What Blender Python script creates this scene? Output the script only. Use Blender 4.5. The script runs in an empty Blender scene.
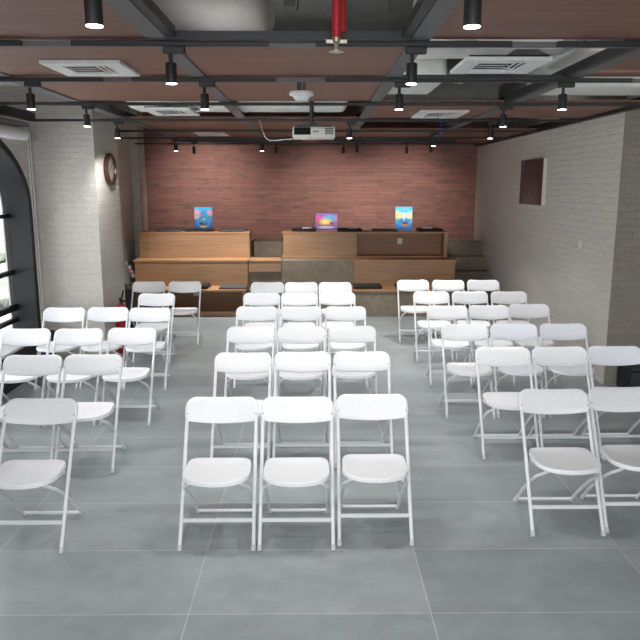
import bpy, bmesh, math, random
from mathutils import Vector, Matrix
random.seed(7)
PI = math.pi
C = bpy.context.scene.collection
scene = bpy.context.scene

# ------------------------------------------------------------------ materials
def srgb(r, g, b):
    f = lambda c: (c/255/12.92) if c/255 <= .04045 else ((c/255+.055)/1.055)**2.4
    return (f(r), f(g), f(b), 1)

class NT:
    def __init__(s, name):
        s.m = bpy.data.materials.new(name); s.m.use_nodes = True
        s.t = s.m.node_tree; s.n = s.t.nodes; s.b = s.n['Principled BSDF']
    def new(s, k, **kw):
        n = s.n.new(k)
        for a, v in kw.items(): setattr(n, a, v)
        return n
    def link(s, a, b): s.t.links.new(a, b)
    def put(s, sock, v):
        if hasattr(v, 'is_output'): s.link(v, sock)
        else: sock.default_value = v
    def coord(s, kind='Object'):
        return s.new('ShaderNodeTexCoord').outputs[kind]
    def swz(s, vec, order):
        """re-order axes, e.g. 'YZX'"""
        sp = s.new('ShaderNodeSeparateXYZ'); s.link(vec, sp.inputs[0])
        cb = s.new('ShaderNodeCombineXYZ')
        for i, c in enumerate(order): s.link(sp.outputs['XYZ'.index(c)], cb.inputs[i])
        return cb.outputs[0]
    def mapping(s, vec, scale=(1, 1, 1), loc=(0, 0, 0)):
        m = s.new('ShaderNodeMapping'); s.link(vec, m.inputs[0])
        m.inputs['Scale'].default_value = scale; m.inputs['Location'].default_value = loc
        return m.outputs[0]
    def noise(s, vec, scale, detail=3, rough=.55):
        n = s.new('ShaderNodeTexNoise'); s.link(vec, n.inputs['Vector'])
        n.inputs['Scale'].default_value = scale; n.inputs['Detail'].default_value = detail
        n.inputs['Roughness'].default_value = rough
        return n.outputs['Fac']
    def ramp(s, fac, stops):
        r = s.new('ShaderNodeValToRGB'); s.link(fac, r.inputs[0])
        e = r.color_ramp.elements
        while len(e) < len(stops): e.new(.5)
        for k, (p, c) in enumerate(stops): e[k].position = p; e[k].color = c
        return r.outputs[0]
    def mix(s, fac, a, b, mode='MIX'):
        n = s.new('ShaderNodeMix', data_type='RGBA', blend_type=mode)
        s.put(n.inputs[0], fac); s.put(n.inputs[6], a); s.put(n.inputs[7], b)
        return n.outputs[2]
    def math(s, op, a, b=0., clamp=False):
        n = s.new('ShaderNodeMath', operation=op); n.use_clamp = clamp
        s.put(n.inputs[0], a); s.put(n.inputs[1], b)
        return n.outputs[0]
    def bump(s, h, strength=.3, dist=.01):
        b = s.new('ShaderNodeBump'); b.inputs['Strength'].default_value = strength
        b.inputs['Distance'].default_value = dist
        s.link(h, b.inputs['Height']); s.link(b.outputs[0], s.b.inputs['Normal'])
    def base(s, v): s.put(s.b.inputs['Base Color'], v)
    def rough(s, v): s.put(s.b.inputs['Roughness'], v)

def plain(name, col, rough=.5, metal=0., var=.06, scale=30., emis=None, es=0.):
    t = NT(name); v = t.coord()
    n = t.noise(v, scale)
    dark = tuple(c*(1-var*2) for c in col[:3])+(1,); lite = tuple(min(1, c*(1+var)) for c in col[:3])+(1,)
    t.base(t.ramp(n, [(.3, dark), (.7, lite)])); t.rough(rough)
    t.b.inputs['Metallic'].default_value = metal
    if emis:
        t.b.inputs['Emission Color'].default_value = emis; t.b.inputs['Emission Strength'].default_value = es
    return t.m

def painted_brick(name, order, c1, c2, mort):
    t = NT(name); v = t.swz(t.coord(), order)
    wob = t.noise(v, 5., 2)
    vv = t.new('ShaderNodeVectorMath', operation='ADD'); t.link(v, vv.inputs[0])
    nz = t.new('ShaderNodeTexNoise'); t.link(v, nz.inputs['Vector']); nz.inputs['Scale'].default_value = 6.
    sc = t.new('ShaderNodeVectorMath', operation='SCALE'); t.link(nz.outputs['Color'], sc.inputs[0]); sc.inputs[3].default_value = .03
    t.link(sc.outputs[0], vv.inputs[1])
    b = t.new('ShaderNodeTexBrick'); t.link(vv.outputs[0], b.inputs['Vector'])
    b.inputs['Scale'].default_value = 1; b.inputs['Brick Width'].default_value = .24; b.inputs['Row Height'].default_value = .07
    b.inputs['Mortar Size'].default_value = .004; b.inputs['Mortar Smooth'].default_value = .7; b.inputs['Bias'].default_value = 0
    b.inputs['Color1'].default_value = c1; b.inputs['Color2'].default_value = c2; b.inputs['Mortar'].default_value = mort
    n2 = t.noise(v, 22., 4, .6)
    cl = t.mix(.3, b.outputs['Color'], t.ramp(n2, [(.3, tuple(x*.6 for x in c1[:3])+(1,)), (.7, c1)]))
    t.base(cl); t.rough(.75)
    h = t.math('ADD', t.math('MULTIPLY', b.outputs['Fac'], -1.), t.math('ADD', t.math('MULTIPLY', n2, .8), t.math('MULTIPLY', t.noise(t.mapping(v, (3, 16, 3)), 2., 3), 1.6)))
    t.bump(h, .6, .012)
    return t.m

M = {}
M['floor'] = None
def floor_mat():
    t = NT('floor_tiles'); v = t.coord()
    b = t.new('ShaderNodeTexBrick', offset=0.0); t.link(t.mapping(v, loc=(.618, -.62, 0)), b.inputs['Vector'])
    b.inputs['Scale'].default_value = 1; b.inputs['Brick Width'].default_value = 1.19; b.inputs['Row Height'].default_value = .607
    b.inputs['Mortar Size'].default_value = .003; b.inputs['Mortar Smooth'].default_value = .2; b.inputs['Bias'].default_value = 0
    A = srgb(134, 142, 143); B = srgb(146, 153, 154)
    b.inputs['Color1'].default_value = A; b.inputs['Color2'].default_value = B; b.inputs['Mortar'].default_value = srgb(182, 178, 172)
    n = t.noise(t.mapping(v, (1, 1.6, 1)), 2.2, 8, .62)
    n2 = t.noise(v, 9., 6, .6)
    c = t.mix(.6, b.outputs['Color'], t.ramp(n, [(.32, (.42, .42, .42, 1)), (.68, (.64, .64, .64, 1))]), 'OVERLAY')
    c = t.mix(.25, c, t.ramp(n2, [(.3, (.38, .38, .38, 1)), (.7, (.62, .62, .62, 1))]), 'OVERLAY')
    t.base(c)
    t.rough(t.ramp(n2, [(.3, (.3, .3, .3, 1)), (.7, (.42, .42, .42, 1))]))
    t.bump(t.math('MULTIPLY', b.outputs['Fac'], -1.), .15, .002)
    return t.m

def back_brick():
    t = NT('red_brick_cladding'); v = t.swz(t.coord(), 'XZY')
    b = t.new('ShaderNodeTexBrick', offset=.37); t.link(v, b.inputs['Vector'])
    b.inputs['Scale'].default_value = 1; b.inputs['Brick Width'].default_value = .46; b.inputs['Row Height'].default_value = .068
    b.inputs['Mortar Size'].default_value = .004; b.inputs['Mortar Smooth'].default_value = .3; b.inputs['Bias'].default_value = -.25
    b.inputs['Color1'].default_value = srgb(142, 97, 87); b.inputs['Color2'].default_value = srgb(120, 82, 73)
    b.inputs['Mortar'].default_value = srgb(116, 79, 71)
    n = t.noise(t.mapping(v, (1.4, 9, 1)), 1.9, 3, .5)
    c = t.mix(t.ramp(n, [(.55, (0, 0, 0, 1)), (.68, (.75, .75, .75, 1))]), b.outputs['Color'], srgb(94, 78, 72))
    n3 = t.noise(t.mapping(v, (3, 30, 1)), 3, 3)
    c = t.mix(.5, c, t.ramp(n3, [(.3, (.36, .36, .36, 1)), (.7, (.62, .62, .62, 1))]), 'OVERLAY')
    t.base(c); t.rough(.7)
    t.bump(t.math('MULTIPLY', b.outputs['Fac'], -1.), .4, .006)
    return t.m

def wood(name, a, b_, order='XZY', stretch=(1.2, 40, 8), rough=.45):
    t = NT(name); v = t.swz(t.coord(), order)
    n = t.noise(t.mapping(v, stretch), 1.6, 5, .6)
    n2 = t.noise(t.mapping(v, (.5, 6, 1)), 1.3, 2)
    c = t.ramp(n, [(.3, a), (.7, b_)])
    c = t.mix(.5, c, t.ramp(n2, [(.3, (.42, .42, .42, 1)), (.7, (.58, .58, .58, 1))]), 'OVERLAY')
    t.base(c); t.rough(rough)
    return t.m

def concrete(name, a, b_):
    t = NT(name); v = t.coord()
    n = t.noise(v, 2.5, 8, .65); n2 = t.noise(v, 14, 5, .7)
    c = t.mix(.45, t.ramp(n, [(.3, a), (.7, b_)]), t.ramp(n2, [(.3, a), (.72, b_)]))
    t.base(c); t.rough(.85); t.bump(n2, .25, .006)
    return t.m

M['floor'] = floor_mat()
M['brick_left'] = painted_brick('white_brick_facing_room', 'XZY', srgb(203, 198, 190), srgb(210, 205, 197), srgb(202, 197, 189))
M['brick_side'] = painted_brick('white_brick_side', 'YZX', srgb(206, 200, 192), srgb(213, 207, 199), srgb(204, 198, 190))
M['brick_shade'] = painted_brick('brick_toned_as_shade', 'XZY', srgb(140, 133, 123), srgb(148, 141, 131), srgb(136, 129, 119))  # same white brick, with the unlit look put into its colour
M['red_brick'] = back_brick()
M['plaster'] = plain('white_plaster', srgb(205, 203, 197), .8)
M['wood'] = wood('oak_veneer', srgb(142, 108, 78), srgb(169, 132, 98))
M['wood_shade'] = wood('oak_veneer_shade', srgb(128, 88, 58), srgb(150, 106, 72))  # oak darkened in colour for the shade inside the recesses
M['wood_top'] = wood('oak_veneer_top', srgb(158, 114, 76), srgb(186, 140, 98), 'XYZ')
M['panel'] = wood('brown_ceiling_board', srgb(108, 73, 60), srgb(136, 94, 78), 'XYZ', (.8, 34, 4), .5)
M['concrete'] = concrete('rough_concrete', srgb(104, 95, 82), srgb(152, 140, 122))
M['slab'] = concrete('ceiling_slab', srgb(112, 112, 110), srgb(146, 145, 142))
M['grey_steel'] = plain('grey_painted_steel', srgb(96, 96, 99), .5)
M['black'] = plain('black_powder_coat', srgb(32, 32, 34), .5)
M['black_frame'] = plain('black_window_steel', srgb(12, 14, 19), .6)
M['white_plastic'] = plain('white_moulded_plastic', srgb(229, 230, 233), .38, var=.012)
M['white_tube'] = plain('white_enamel_tube', srgb(222, 223, 226), .32, var=.012)
M['tint_plastic'] = plain('cool_white_plastic', srgb(226, 230, 238), .38, var=.012)
M['shade_plastic'] = plain('greyish_white_plastic', srgb(214, 214, 218), .4, var=.012)
M['rubber'] = plain('pale_rubber', srgb(196, 196, 196), .6)
M['white_metal'] = plain('white_grille_paint', srgb(226, 226, 226), .45)
M['void'] = plain('dark_void', srgb(18, 18, 18), .9)
M['duct'] = concrete('duct_insulation', srgb(205, 205, 200), srgb(235, 235, 230))
M['foil'] = plain('galvanised_duct', srgb(165, 165, 163), .7, .1, .1, 8)
M['red_paint'] = plain('red_paint', srgb(176, 26, 36), .35)
M['brass'] = plain('sprinkler_metal', srgb(190, 180, 160), .35, .8)
M['cushion_black'] = plain('black_cushion_fabric', srgb(30, 30, 34), .9)
M['cushion_grey'] = plain('charcoal_cushion_fabric', srgb(74, 74, 78), .9)
M['paper'] = plain('white_paper', srgb(232, 232, 232), .7)
M['brown_rim'] = plain('dark_brown_clock_rim', srgb(62, 36, 30), .35)
M['clock_face'] = plain('clock_face', srgb(176, 172, 166), .5)
M['lens'] = plain('lamp_lens', srgb(255, 252, 246), .3, emis=(1, .97, .93, 1), es=14.)
M['lens_off'] = plain('lamp_lens_dim', srgb(60, 60, 60), .3)
M['projector'] = plain('projector_white', srgb(222, 220, 214), .4)
M['hedge'] = plain('pale_hedge', srgb(178, 190, 172), .8, var=.3, scale=1.5)  # foliage colour lightened to stand in for overexposed daylight
M['leafgreen'] = plain('leaf_green', srgb(60, 92, 52), .6, var=.2, scale=4)
M['pink'] = plain('orchid_petal', srgb(228, 176, 186), .6, var=.15, scale=60)
M['outlet'] = plain('outlet_plastic', srgb(226, 224, 218), .4)
M['canvas_edge'] = plain('canvas_edge', srgb(210, 205, 196), .7)
M['wire'] = plain('dark_wire', srgb(40, 40, 42), .6)
M['blue'] = plain('blue_cable', srgb(50, 80, 190), .5)

def glass_mat():
    t = NT('window_glass')
    t.b.inputs['Base Color'].default_value = (1, 1, 1, 1); t.b.inputs['Roughness'].default_value = .02
    t.b.inputs['Transmission Weight'].default_value = 1; t.b.inputs['IOR'].default_value = 1.05
    return t.m
M['glass'] = glass_mat()

# ------------------------------------------------------------------ mesh helpers
def box(bm, x0, y0, z0, x1, y1, z1):
    vs = [bm.verts.new((x, y, z)) for z in (z0, z1) for y in (y0, y1) for x in (x0, x1)]
    for f in ((0, 2, 3, 1), (4, 5, 7, 6), (0, 1, 5, 4), (2, 6, 7, 3), (0, 4, 6, 2), (1, 3, 7, 5)):
        bm.faces.new([vs[i] for i in f])
    return vs

def rbox(bm, x0, y0, z0, x1, y1, z1, r=.004, seg=2):
    t = bmesh.new(); box(t, x0, y0, z0, x1, y1, z1)
    bmesh.ops.bevel(t, geom=t.edges[:], offset=r, segments=seg, affect='EDGES', profile=.5)
    merge(bm, t)

def merge(bm, t, mat=None):
    t.verts.index_update(); mp = {}
    for v in t.verts: mp[v.index] = bm.verts.new(mat @ v.co if mat else v.co)
    for f in t.faces:
        try: bm.faces.new([mp[v.index] for v in f.verts])
        except ValueError: pass
    t.free()

def tube(bm, pts, r, n=8, cap=True):
    pts = [Vector(p) for p in pts]; rings = []; ref = None
    for i, p in enumerate(pts):
        d = (pts[min(i+1, len(pts)-1)]-pts[max(i-1, 0)]).normalized()
        if ref is None:
            ref = d.cross(Vector((0, 0, 1)) if abs(d.z) < .9 else Vector((1, 0, 0))).normalized()
        a = (ref-d*ref.dot(d)).normalized(); b = d.cross(a); ref = a
        rr = r[i] if isinstance(r, (list, tuple)) else r
        rings.append([bm.verts.new(p+(a*math.cos(2*PI*k/n)+b*math.sin(2*PI*k/n))*rr) for k in range(n)])
    for A, B in zip(rings, rings[1:]):
        for k in range(n): bm.faces.new((A[k], A[(k+1) % n], B[(k+1) % n], B[k]))
    if cap:
        bm.faces.new(rings[0][::-1]); bm.faces.new(rings[-1])

def lathe(bm, prof, c=(0, 0, 0), n=24, mat=None):
    """prof: (radius, height) pairs from one end to the other around local Z"""
    t = bmesh.new(); rings = []
    for r, z in prof:
        if r < 1e-6: rings.append([t.verts.new((0, 0, z))])
        else: rings.append([t.verts.new((r*math.cos(2*PI*k/n), r*math.sin(2*PI*k/n), z)) for k in range(n)])
    for A, B in zip(rings, rings[1:]):
        for k in range(n):
            if len(A) == 1 and len(B) == 1: continue
            if len(A) == 1: t.faces.new((A[0], B[(k+1) % n], B[k]))
            elif len(B) == 1: t.faces.new((A[k], A[(k+1) % n], B[0]))
            else: t.faces.new((A[k], A[(k+1) % n], B[(k+1) % n], B[k]))
    if len(rings[0]) > 1: t.faces.new(rings[0][::-1])
    if len(rings[-1]) > 1: t.faces.new(rings[-1])
    m = Matrix.Translation(Vector(c)) @ (mat if mat else Matrix.Identity(4))
    merge(bm, t, m)

def spline(pts, per=5):
    P = [Vector(p) for p in pts]; out = []
    for i in range(len(P)-1):
        p0, p1, p2, p3 = P[max(i-1, 0)], P[i], P[i+1], P[min(i+2, len(P)-1)]
        for k in range(per):
            t = k/per
            out.append(.5*((2*p1)+(p2-p0)*t+(2*p0-5*p1+4*p2-p3)*t*t+(3*p1-p0-3*p2+p3)*t**3))
    out.append(P[-1]); return out

def obj(name, bm, mat, parent=None, smooth=True, loc=None):
    bmesh.ops.recalc_face_normals(bm, faces=bm.faces[:])
    me = bpy.data.meshes.new(name); bm.to_mesh(me); bm.free()
    for p in me.polygons: p.use_smooth = smooth
    if smooth: me.set_sharp_from_angle(angle=math.radians(38))
    me.materials.append(M[mat] if isinstance(mat, str) else mat)
    o = bpy.data.objects.new(name, me); C.objects.link(o)
    if parent: o.parent = parent
    if loc: o.location = loc
    return o

def thing(name, label, cat, loc=(0, 0, 0), rotz=0, group=None):
    o = bpy.data.objects.new(name, None); C.objects.link(o)
    o.empty_display_size = .1
    o.location = loc; o.rotation_euler = (0, 0, rotz); o['label'] = label; o['category'] = cat
    if group: o['group'] = group
    return o

def tag(o, label, cat, group=None):
    o['label'] = label; o['category'] = cat
    if group: o['group'] = group
    return o

def struct(name, bm, mat, label=None, parent=None, smooth=False):
    o = obj(name, bm, mat, parent, smooth)
    if not parent:
        o['kind'] = 'structure'
        if label: o['label'] = label
    return o

def dup(root, loc, label, rotz=None):
    r = root.copy(); C.objects.link(r); r.location = loc; r['label'] = label
    if rotz is not None: r.rotation_euler = (0, 0, rotz)
    for ch in list(root.children):
        c = ch.copy(); C.objects.link(c); c.parent = r
        for g in list(ch.children):
            d = g.copy(); C.objects.link(d); d.parent = c
    return r

def B(fn, *a):
    bm = bmesh.new(); fn(bm, *a); return bm
def boxes(*bs):
    bm = bmesh.new()
    for b in bs: box(bm, *b)
    return bm

# ------------------------------------------------------------------ room shell
YB = 13.2; XR = 3.05; XL = -3.2; ZT = 3.7; Y0 = -.6
struct('floor', boxes((-4.2, Y0, -.1, 4.6, YB+.2, 0)), 'floor', 'grey stone-look floor tiles with pale joints')
struct('ceiling', boxes((-4.2, Y0, ZT, 4.6, YB+.2, ZT+.15)), 'slab', 'dark bare concrete slab above the open ceiling grid')
struct('wall_back', boxes((-4.2, YB, 0, XR+.15, YB+.15, ZT)), 'red_brick', 'reddish brown brick-clad back wall')
struct('wall_right', boxes((XR, 7.002, 0, XR+.14, YB, ZT)), 'brick_side', 'white painted brick wall on the right')
struct('wall_right_return', boxes((XR+.004, 6.985, 0, 4.6, 7.0, ZT)), 'brick_shade', 'white brick return of the right wall, coloured darker for shade')
struct('wall_right_front', boxes((4.46, Y0, 0, 4.6, 7.0, ZT)), 'brick_side')
# left wall with one arched opening
AC, AA, AB, AZ, SILL = 6.09, 1.755, .835, 1.845, .40
def arch_pts(inset=0, n=28):
    a, b = AA-inset, AB-inset
    pts = [(AC-a, SILL+inset), ]
    for k in range(n+1):
        th = PI-PI*k/n
        pts.append((AC+a*math.cos(th), AZ+b*math.sin(th)))
    pts.append((AC+a, SILL+inset))
    return pts
def arch_wall():
    bm = bmesh.new()
    for x0, x1 in ((XL-.30, XL),):
        box(bm, x0, Y0, 0, x1, AC-AA, ZT); box(bm, x0, AC+AA, 0, x1, 8.1, ZT)
        box(bm, x0, AC-AA, 0, x1, AC+AA, SILL-.03)
        pts = arch_pts()[1:-1]
        for (ya, za), (yb, zb) in zip(pts, pts[1:]):
            q = [(ya, za), (yb, zb), (yb, ZT), (ya, ZT)]
            f = [bm.verts.new((x0, y, z)) for y, z in q]; g = [bm.verts.new((x1, y, z)) for y, z in q]
            bm.faces.new(f); bm.faces.new(g[::-1])
            for i in range(4): bm.faces.new((f[i], f[(i+1) % 4], g[(i+1) % 4], g[i]))
    box(bm, XL-.30, 8.1, 0, XL, YB, ZT)
    return bm
struct('wall_left', arch_wall(), 'brick_side', 'white painted brick wall on the left with an arched window')
# black steel lining of the arch reveal and window
def lining():
    bm = bmesh.new(); o = arch_pts(.0); i = arch_pts(.03)
    x0, x1 = XL-.27, XL+.025
    rings = [[bm.verts.new((x, y, z)) for y, z in p] for x, p in ((x0, o), (x1, o), (x1, i), (x0, i))]
    for a in range(4):
        A, D = rings[a], rings[(a+1) % 4]
        for k in range(len(o)-1): bm.faces.new((A[k], A[k+1], D[k+1], D[k]))
    # flat border strip on the wall face
    w = arch_pts(-.05); A = [bm.verts.new((x1, y, z)) for y, z in w]; Bq = [bm.verts.new((x1, y, z)) for y, z in o]
    A2 = [bm.verts.new((XL+.001, y, z)) for y, z in w]
    for k in range(len(o)-1):
        bm.faces.new((A[k], A[k+1], Bq[k+1], Bq[k])); bm.faces.new((A2[k], A2[k+1], A[k+1], A[k]))
    return bm
win = bpy.data.objects.new('window_1', None); C.objects.link(win); win['kind'] = 'structure'
win['label'] = 'tall arched window with black steel frame on the left'
struct('window_frame', lining(), 'black_frame', parent=win)
def bars():
    bm = bmesh.new(); x0, x1 = XL-.24, XL-.19
    for z, h in ((1.73, .022), (1.10, .025), (.70, .035), (.56, .025)):
        box(bm, x0, AC-AA+.03, z-h, x1, AC+AA-.03, z+h)
    for y in (AC-.9, AC, AC+.9): box(bm, x0+.005, y-.02, SILL+.03, x1-.005, y+.02, AZ+.7)
    return bm
struct('mullion', bars(), 'black_frame', parent=win)
def pane():
    bm = bmesh.new(); p = arch_pts(.03)
    f = [bm.verts.new((XL-.218, y, z)) for y, z in p]; g = [bm.verts.new((XL-.212, y, z)) for y, z in p]
    bm.faces.new(f); bm.faces.new(g[::-1])
    for i in range(len(f)): bm.faces.new((f[i], f[(i+1) % len(f)], g[(i+1) % len(f)], g[i]))
    return bm
struct('glass', pane(), 'glass', parent=win)
struct('sill', boxes((XL-.29, AC-AA, SILL-.028, XL+.11, AC+AA, SILL)), 'white_metal', parent=win)
struct('sill_front', boxes((XL+.005, AC-AA, .0, XL+.105, 8.08, SILL-.029)), 'black_frame', parent=win)

# brick pillar and pilaster
struct('pillar_left', boxes((XL+.001, 8.1, 0, -2.5, 9.05, ZT)), 'brick_left', 'white painted brick pillar beside the arched window')
struct('pilaster_left', boxes((XL+.001, 12.4, 0, -3.06, 12.85, ZT)), 'brick_left', 'narrow white brick pilaster in the back left corner')
# white conduits in the corner beside the pillar
struct('trim_1', B(lambda bm: (tube(bm, [(XL+.02, 7.93, .0), (XL+.02, 7.93, 2.6)], .007), tube(bm, [(XL+.02, 8.0, 0), (XL+.02, 8.0, 2.6)], .007))), 'white_metal', 'two thin white conduits beside the arched window', smooth=True)

# ------------------------------------------------------------------ ceiling grid
ZP = 2.86
TY = [2.45, 3.77, 5.0, 6.42, 7.97, 9.5, 10.9, 12.35]
BX = [-2.12, -.79, .545, 1.80]
def ibeam_y(x, y0, y1):
    bm = bmesh.new()
    box(bm, x-.05, y0, 2.79, x+.05, y1, 2.797); box(bm, x-.005, y0, 2.797, x+.005, y1, 2.86); box(bm, x-.05, y0, 2.86, x+.05, y1, 2.867)
    return bm
for i, x in enumerate(BX):
    struct('ceiling_beam', ibeam_y(x, .9, 12.9), 'grey_steel', 'grey steel beam running toward the back wall along the ceiling')
struct('trim_2', boxes((XR-.07, .9, 2.77, XR-.01, 13.1, 2.86)), 'black', 'black steel edge trim along top of right wall')
struct('trim_3', boxes((XL+.02, .9, 2.77, XL+.08, 8.05, 2.86)), 'black', 'black steel edge trim along top of left wall')
for i, y in enumerate(TY):
    x0 = XL+.1 if y < 8 else (-2.45 if y < 9.1 else XL+.1)
    struct('ceiling_crossbar', boxes((x0, y-.018, 2.764, XR-.08, y+.018, 2.789)), 'grey_steel' if i in (1, 2) else 'black', 'steel crossbar of the ceiling grid above a lighting track')
cols = [(XL+.08, BX[0]), (BX[0], BX[1]), (BX[1], BX[2]), (BX[2], BX[3]), (BX[3], XR-.07)]
rows = list(zip([.9]+TY, TY+[13.1]))
WOODBAY = {0: [0, 1], 1: [0, 1, 2, 3, 5, 6, 7, 8], 2: [0, 2, 3, 5, 6, 7, 8], 3: [0, 1, 4, 6, 7, 8], 4: [0, 1, 2, 4, 6, 7, 8]}
for ci, rl in WOODBAY.items():
    for ri in rl:
        xa, xb = cols[ci]; ya, yb = rows[ri]
        if ci == 0 and ri >= 5: continue
        o = struct('ceiling_panel', boxes((xa+.006, ya-.016, 2.80, xb-.006, yb-.02, 2.815)), 'panel', 'brown wood-look board laid in the ceiling grid')
# black frames around the open bay in front
fr = bmesh.new()
box(fr, BX[1]+.056, 3.66, 2.78, BX[2]-.056, 3.745, 2.82)
box(fr, BX[1]+.056, .9, 2.79, BX[1]+.10, 3.66, 2.84); box(fr, BX[2]-.10, .9, 2.79, BX[2]-.056, 3.66, 2.84)
struct('trim_4', fr, 'black', 'black steel frame around the nearest open ceiling bay')
fr = bmesh.new()
box(fr, BX[2]+.056, 4.90, 2.775, BX[3]-.056, 4.977, 2.80); box(fr, BX[3]-.10, 3.8, 2.785, BX[3]-.056, 6.4, 2.84)
struct('trim_5', fr, 'black', 'black steel frame around the open bay with the ducts')

ORD = ['first', 'second', 'third', 'fourth', 'fifth', 'sixth', 'seventh', 'eighth']
TRK = {1: [(-3.0, -1.49), (-1.24, -.23), (.01, 1.02), (1.25, 2.9)], 2: [(-3.0, -1.44), (-1.25, -.26), (.08, 2.2)],
       3: [(-3.0, -1.3), (-1.2, .2), (.35, 2.9)], 4: [(-2.4, -.9), (-.7, .6), (.75, 2.5)], 5: [(-2.2, .1), (.3, 2.4)], 6: [(-2.5, -.1), (0, 2.4)], 7: [(-2.6, -.2), (.2, 2.5)]}
for k, segs in TRK.items():
    t = thing('lighting_track', '%s black lighting track across the ceiling, counted from the front' % ORD[k-1], 'lighting track', (0, TY[k]-.022, 2.755), 0, 'black ceiling lighting tracks')
    for a, b in segs:
        bm = bmesh.new(); rbox(bm, a, -.018, .006, b, .002, .034, .004, 1); obj('rail', bm, 'black', t)

# upper services
def rounded_duct(x0, y0, z0, x1, y1, z1, r=.09):
    bm = bmesh.new(); rbox(bm, x0, y0, z0, x1, y1, z1, r, 4); return bm
tag(obj('air_duct', rounded_duct(-.96, 2.2, 3.04, -.26, 5.0, 3.45), 'duct'), 'large pale insulated duct above the nearest open ceiling bay', 'duct')
tag(obj('air_duct', rounded_duct(-1.9, 7.22, 2.835, .35, 7.75, 3.2, .07), 'duct'), 'long pale duct crossing above the ceiling behind the projector', 'duct')
tag(obj('air_duct', rounded_duct(.72, 4.45, 2.98, 1.42, 5.4, 3.4, .05), 'duct'), 'grey boxed duct above the near right air vent', 'duct')
tag(obj('air_duct', rounded_duct(.62, 6.62, 2.83, 1.72, 7.0, 3.3, .04), 'slab'), 'grey boxed duct just above the far right air vent', 'duct')
tag(obj('air_duct', rounded_duct(.60, 5.5, 2.84, 1.02, 6.3, 3.05, .05), 'duct'), 'short pale duct piece beside the junction box in the open right bay', 'duct')
tag(obj('air_duct', rounded_duct(1.86, 5.75, 2.84, 2.95, 6.35, 3.05, .05), 'duct'), 'pale duct over the open bay nearest the top of the right wall', 'duct')
tag(obj('air_duct', rounded_duct(1.76, 4.2, 2.95, 2.7, 5.6, 3.02, .03), 'duct'), 'flat pale duct over the open bay near the right wall', 'duct')
tag(obj('air_duct', rounded_duct(-3.0, 5.2, 2.95, -2.3, 6.6, 3.05, .03), 'duct'), 'flat pale duct above the arched window side', 'duct')
def flex(pts, r):
    bm = bmesh.new(); P = spline(pts, 10)
    tube(bm, P, [r*(1+.06*(i % 2)) for i in range(len(P))], 14); return bm
tag(obj('flexible_duct', flex([(1.18, 6.3, 3.1), (1.2, 5.95, 2.98), (1.4, 5.75, 2.96), (1.6, 5.95, 3.1)], .09), 'foil'), 'silver flexible hose duct curling above the right bays', 'duct')
tag(obj('flexible_duct', flex([(1.60, 4.0, 3.2), (1.58, 4.35, 3.0), (1.58, 4.8, 3.0), (1.60, 5.2, 3.2)], .085), 'foil'), 'pale flexible duct looping beside the near right air vent', 'duct')
# perforated bracket plate and controller box
def bracket():
    bm = bmesh.new(); box(bm, .90, 3.97, 2.80, 1.36, 4.0, 2.885)
    return bm
tag(obj('support_bracket', bracket(), 'duct'), 'grey perforated channel above the near right air vent', 'bracket')
tag(obj('control_box', B(rbox, 1.12, 5.25, 2.80, 1.42, 5.42, 2.95, .01), 'black'), 'dark junction box above the open right bay', 'control box')
# red sprinkler drop
t = thing('sprinkler_pipe', 'red sprinkler pipe dropping into the nearest open ceiling bay', 'sprinkler', (.11, 3.52, 2.69))
obj('pipe', B(lambda bm: (tube(bm, [(0, 0, .07), (0, 0, .95)], .022, 12), tube(bm, spline([(.035, .1, .12), (.04, .1, .5), (.1, .1, .97)]), .018, 10))), 'red_paint', t)
obj('sprinkler_head', B(lambda bm: (lathe(bm, [(.012, .0), (.035, .005), (.035, .01), (.012, .015), (.01, .04), (.02, .05), (.02, .09), (0, .09)]), box(bm, -.05, -.008, .045, .05, .008, .06))), 'brass', t)
# rods and wires in the open bay
tag(obj('hanger_rod', boxes((-.135, 3.3, 2.86, -.085, 3.35, ZT)), 'black'), 'thick black hanger post left of the red pipe', 'hanger')
tag(obj('hanger_rod', boxes((.345, 3.4, 2.86, .365, 3.42, 3.14), (.32, 3.39, 3.14, .39, 3.43, 3.155)), 'black'), 'short black hanger rod right of the red pipe', 'hanger')
for pts, lb in (([(-.22, 3.4, 2.9), (-.2, 3.5, 3.2), (-.18, 3.5, ZT)], 'thin wire nearest the pale duct in the open bay'), ([(-.08, 3.6, 2.9), (-.05, 3.6, 3.3), (-.1, 3.6, ZT)], 'thin wire hanging beside the black hanger post'), ([(.62, 3.5, 2.9), (.52, 3.5, 3.15), (.4, 3.6, ZT)], 'slanting thin wire at right of the open bay'), ([(-.24, 3.62, 3.10), (.1, 3.66, 3.04), (.56, 3.66, 3.03)], 'thin horizontal wire behind the red pipe')):
    tag(obj('wire', B(tube, spline(pts), .004, 6), 'wire'), lb, 'wire')
tag(obj('cable', B(tube, spline([(1.29, 7.5, 2.776), (1.33, 7.5, 2.72), (1.345, 7.5, 2.6)]), .004, 6), 'blue'), 'short blue cable hanging from the far right air vent', 'cable')

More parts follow.
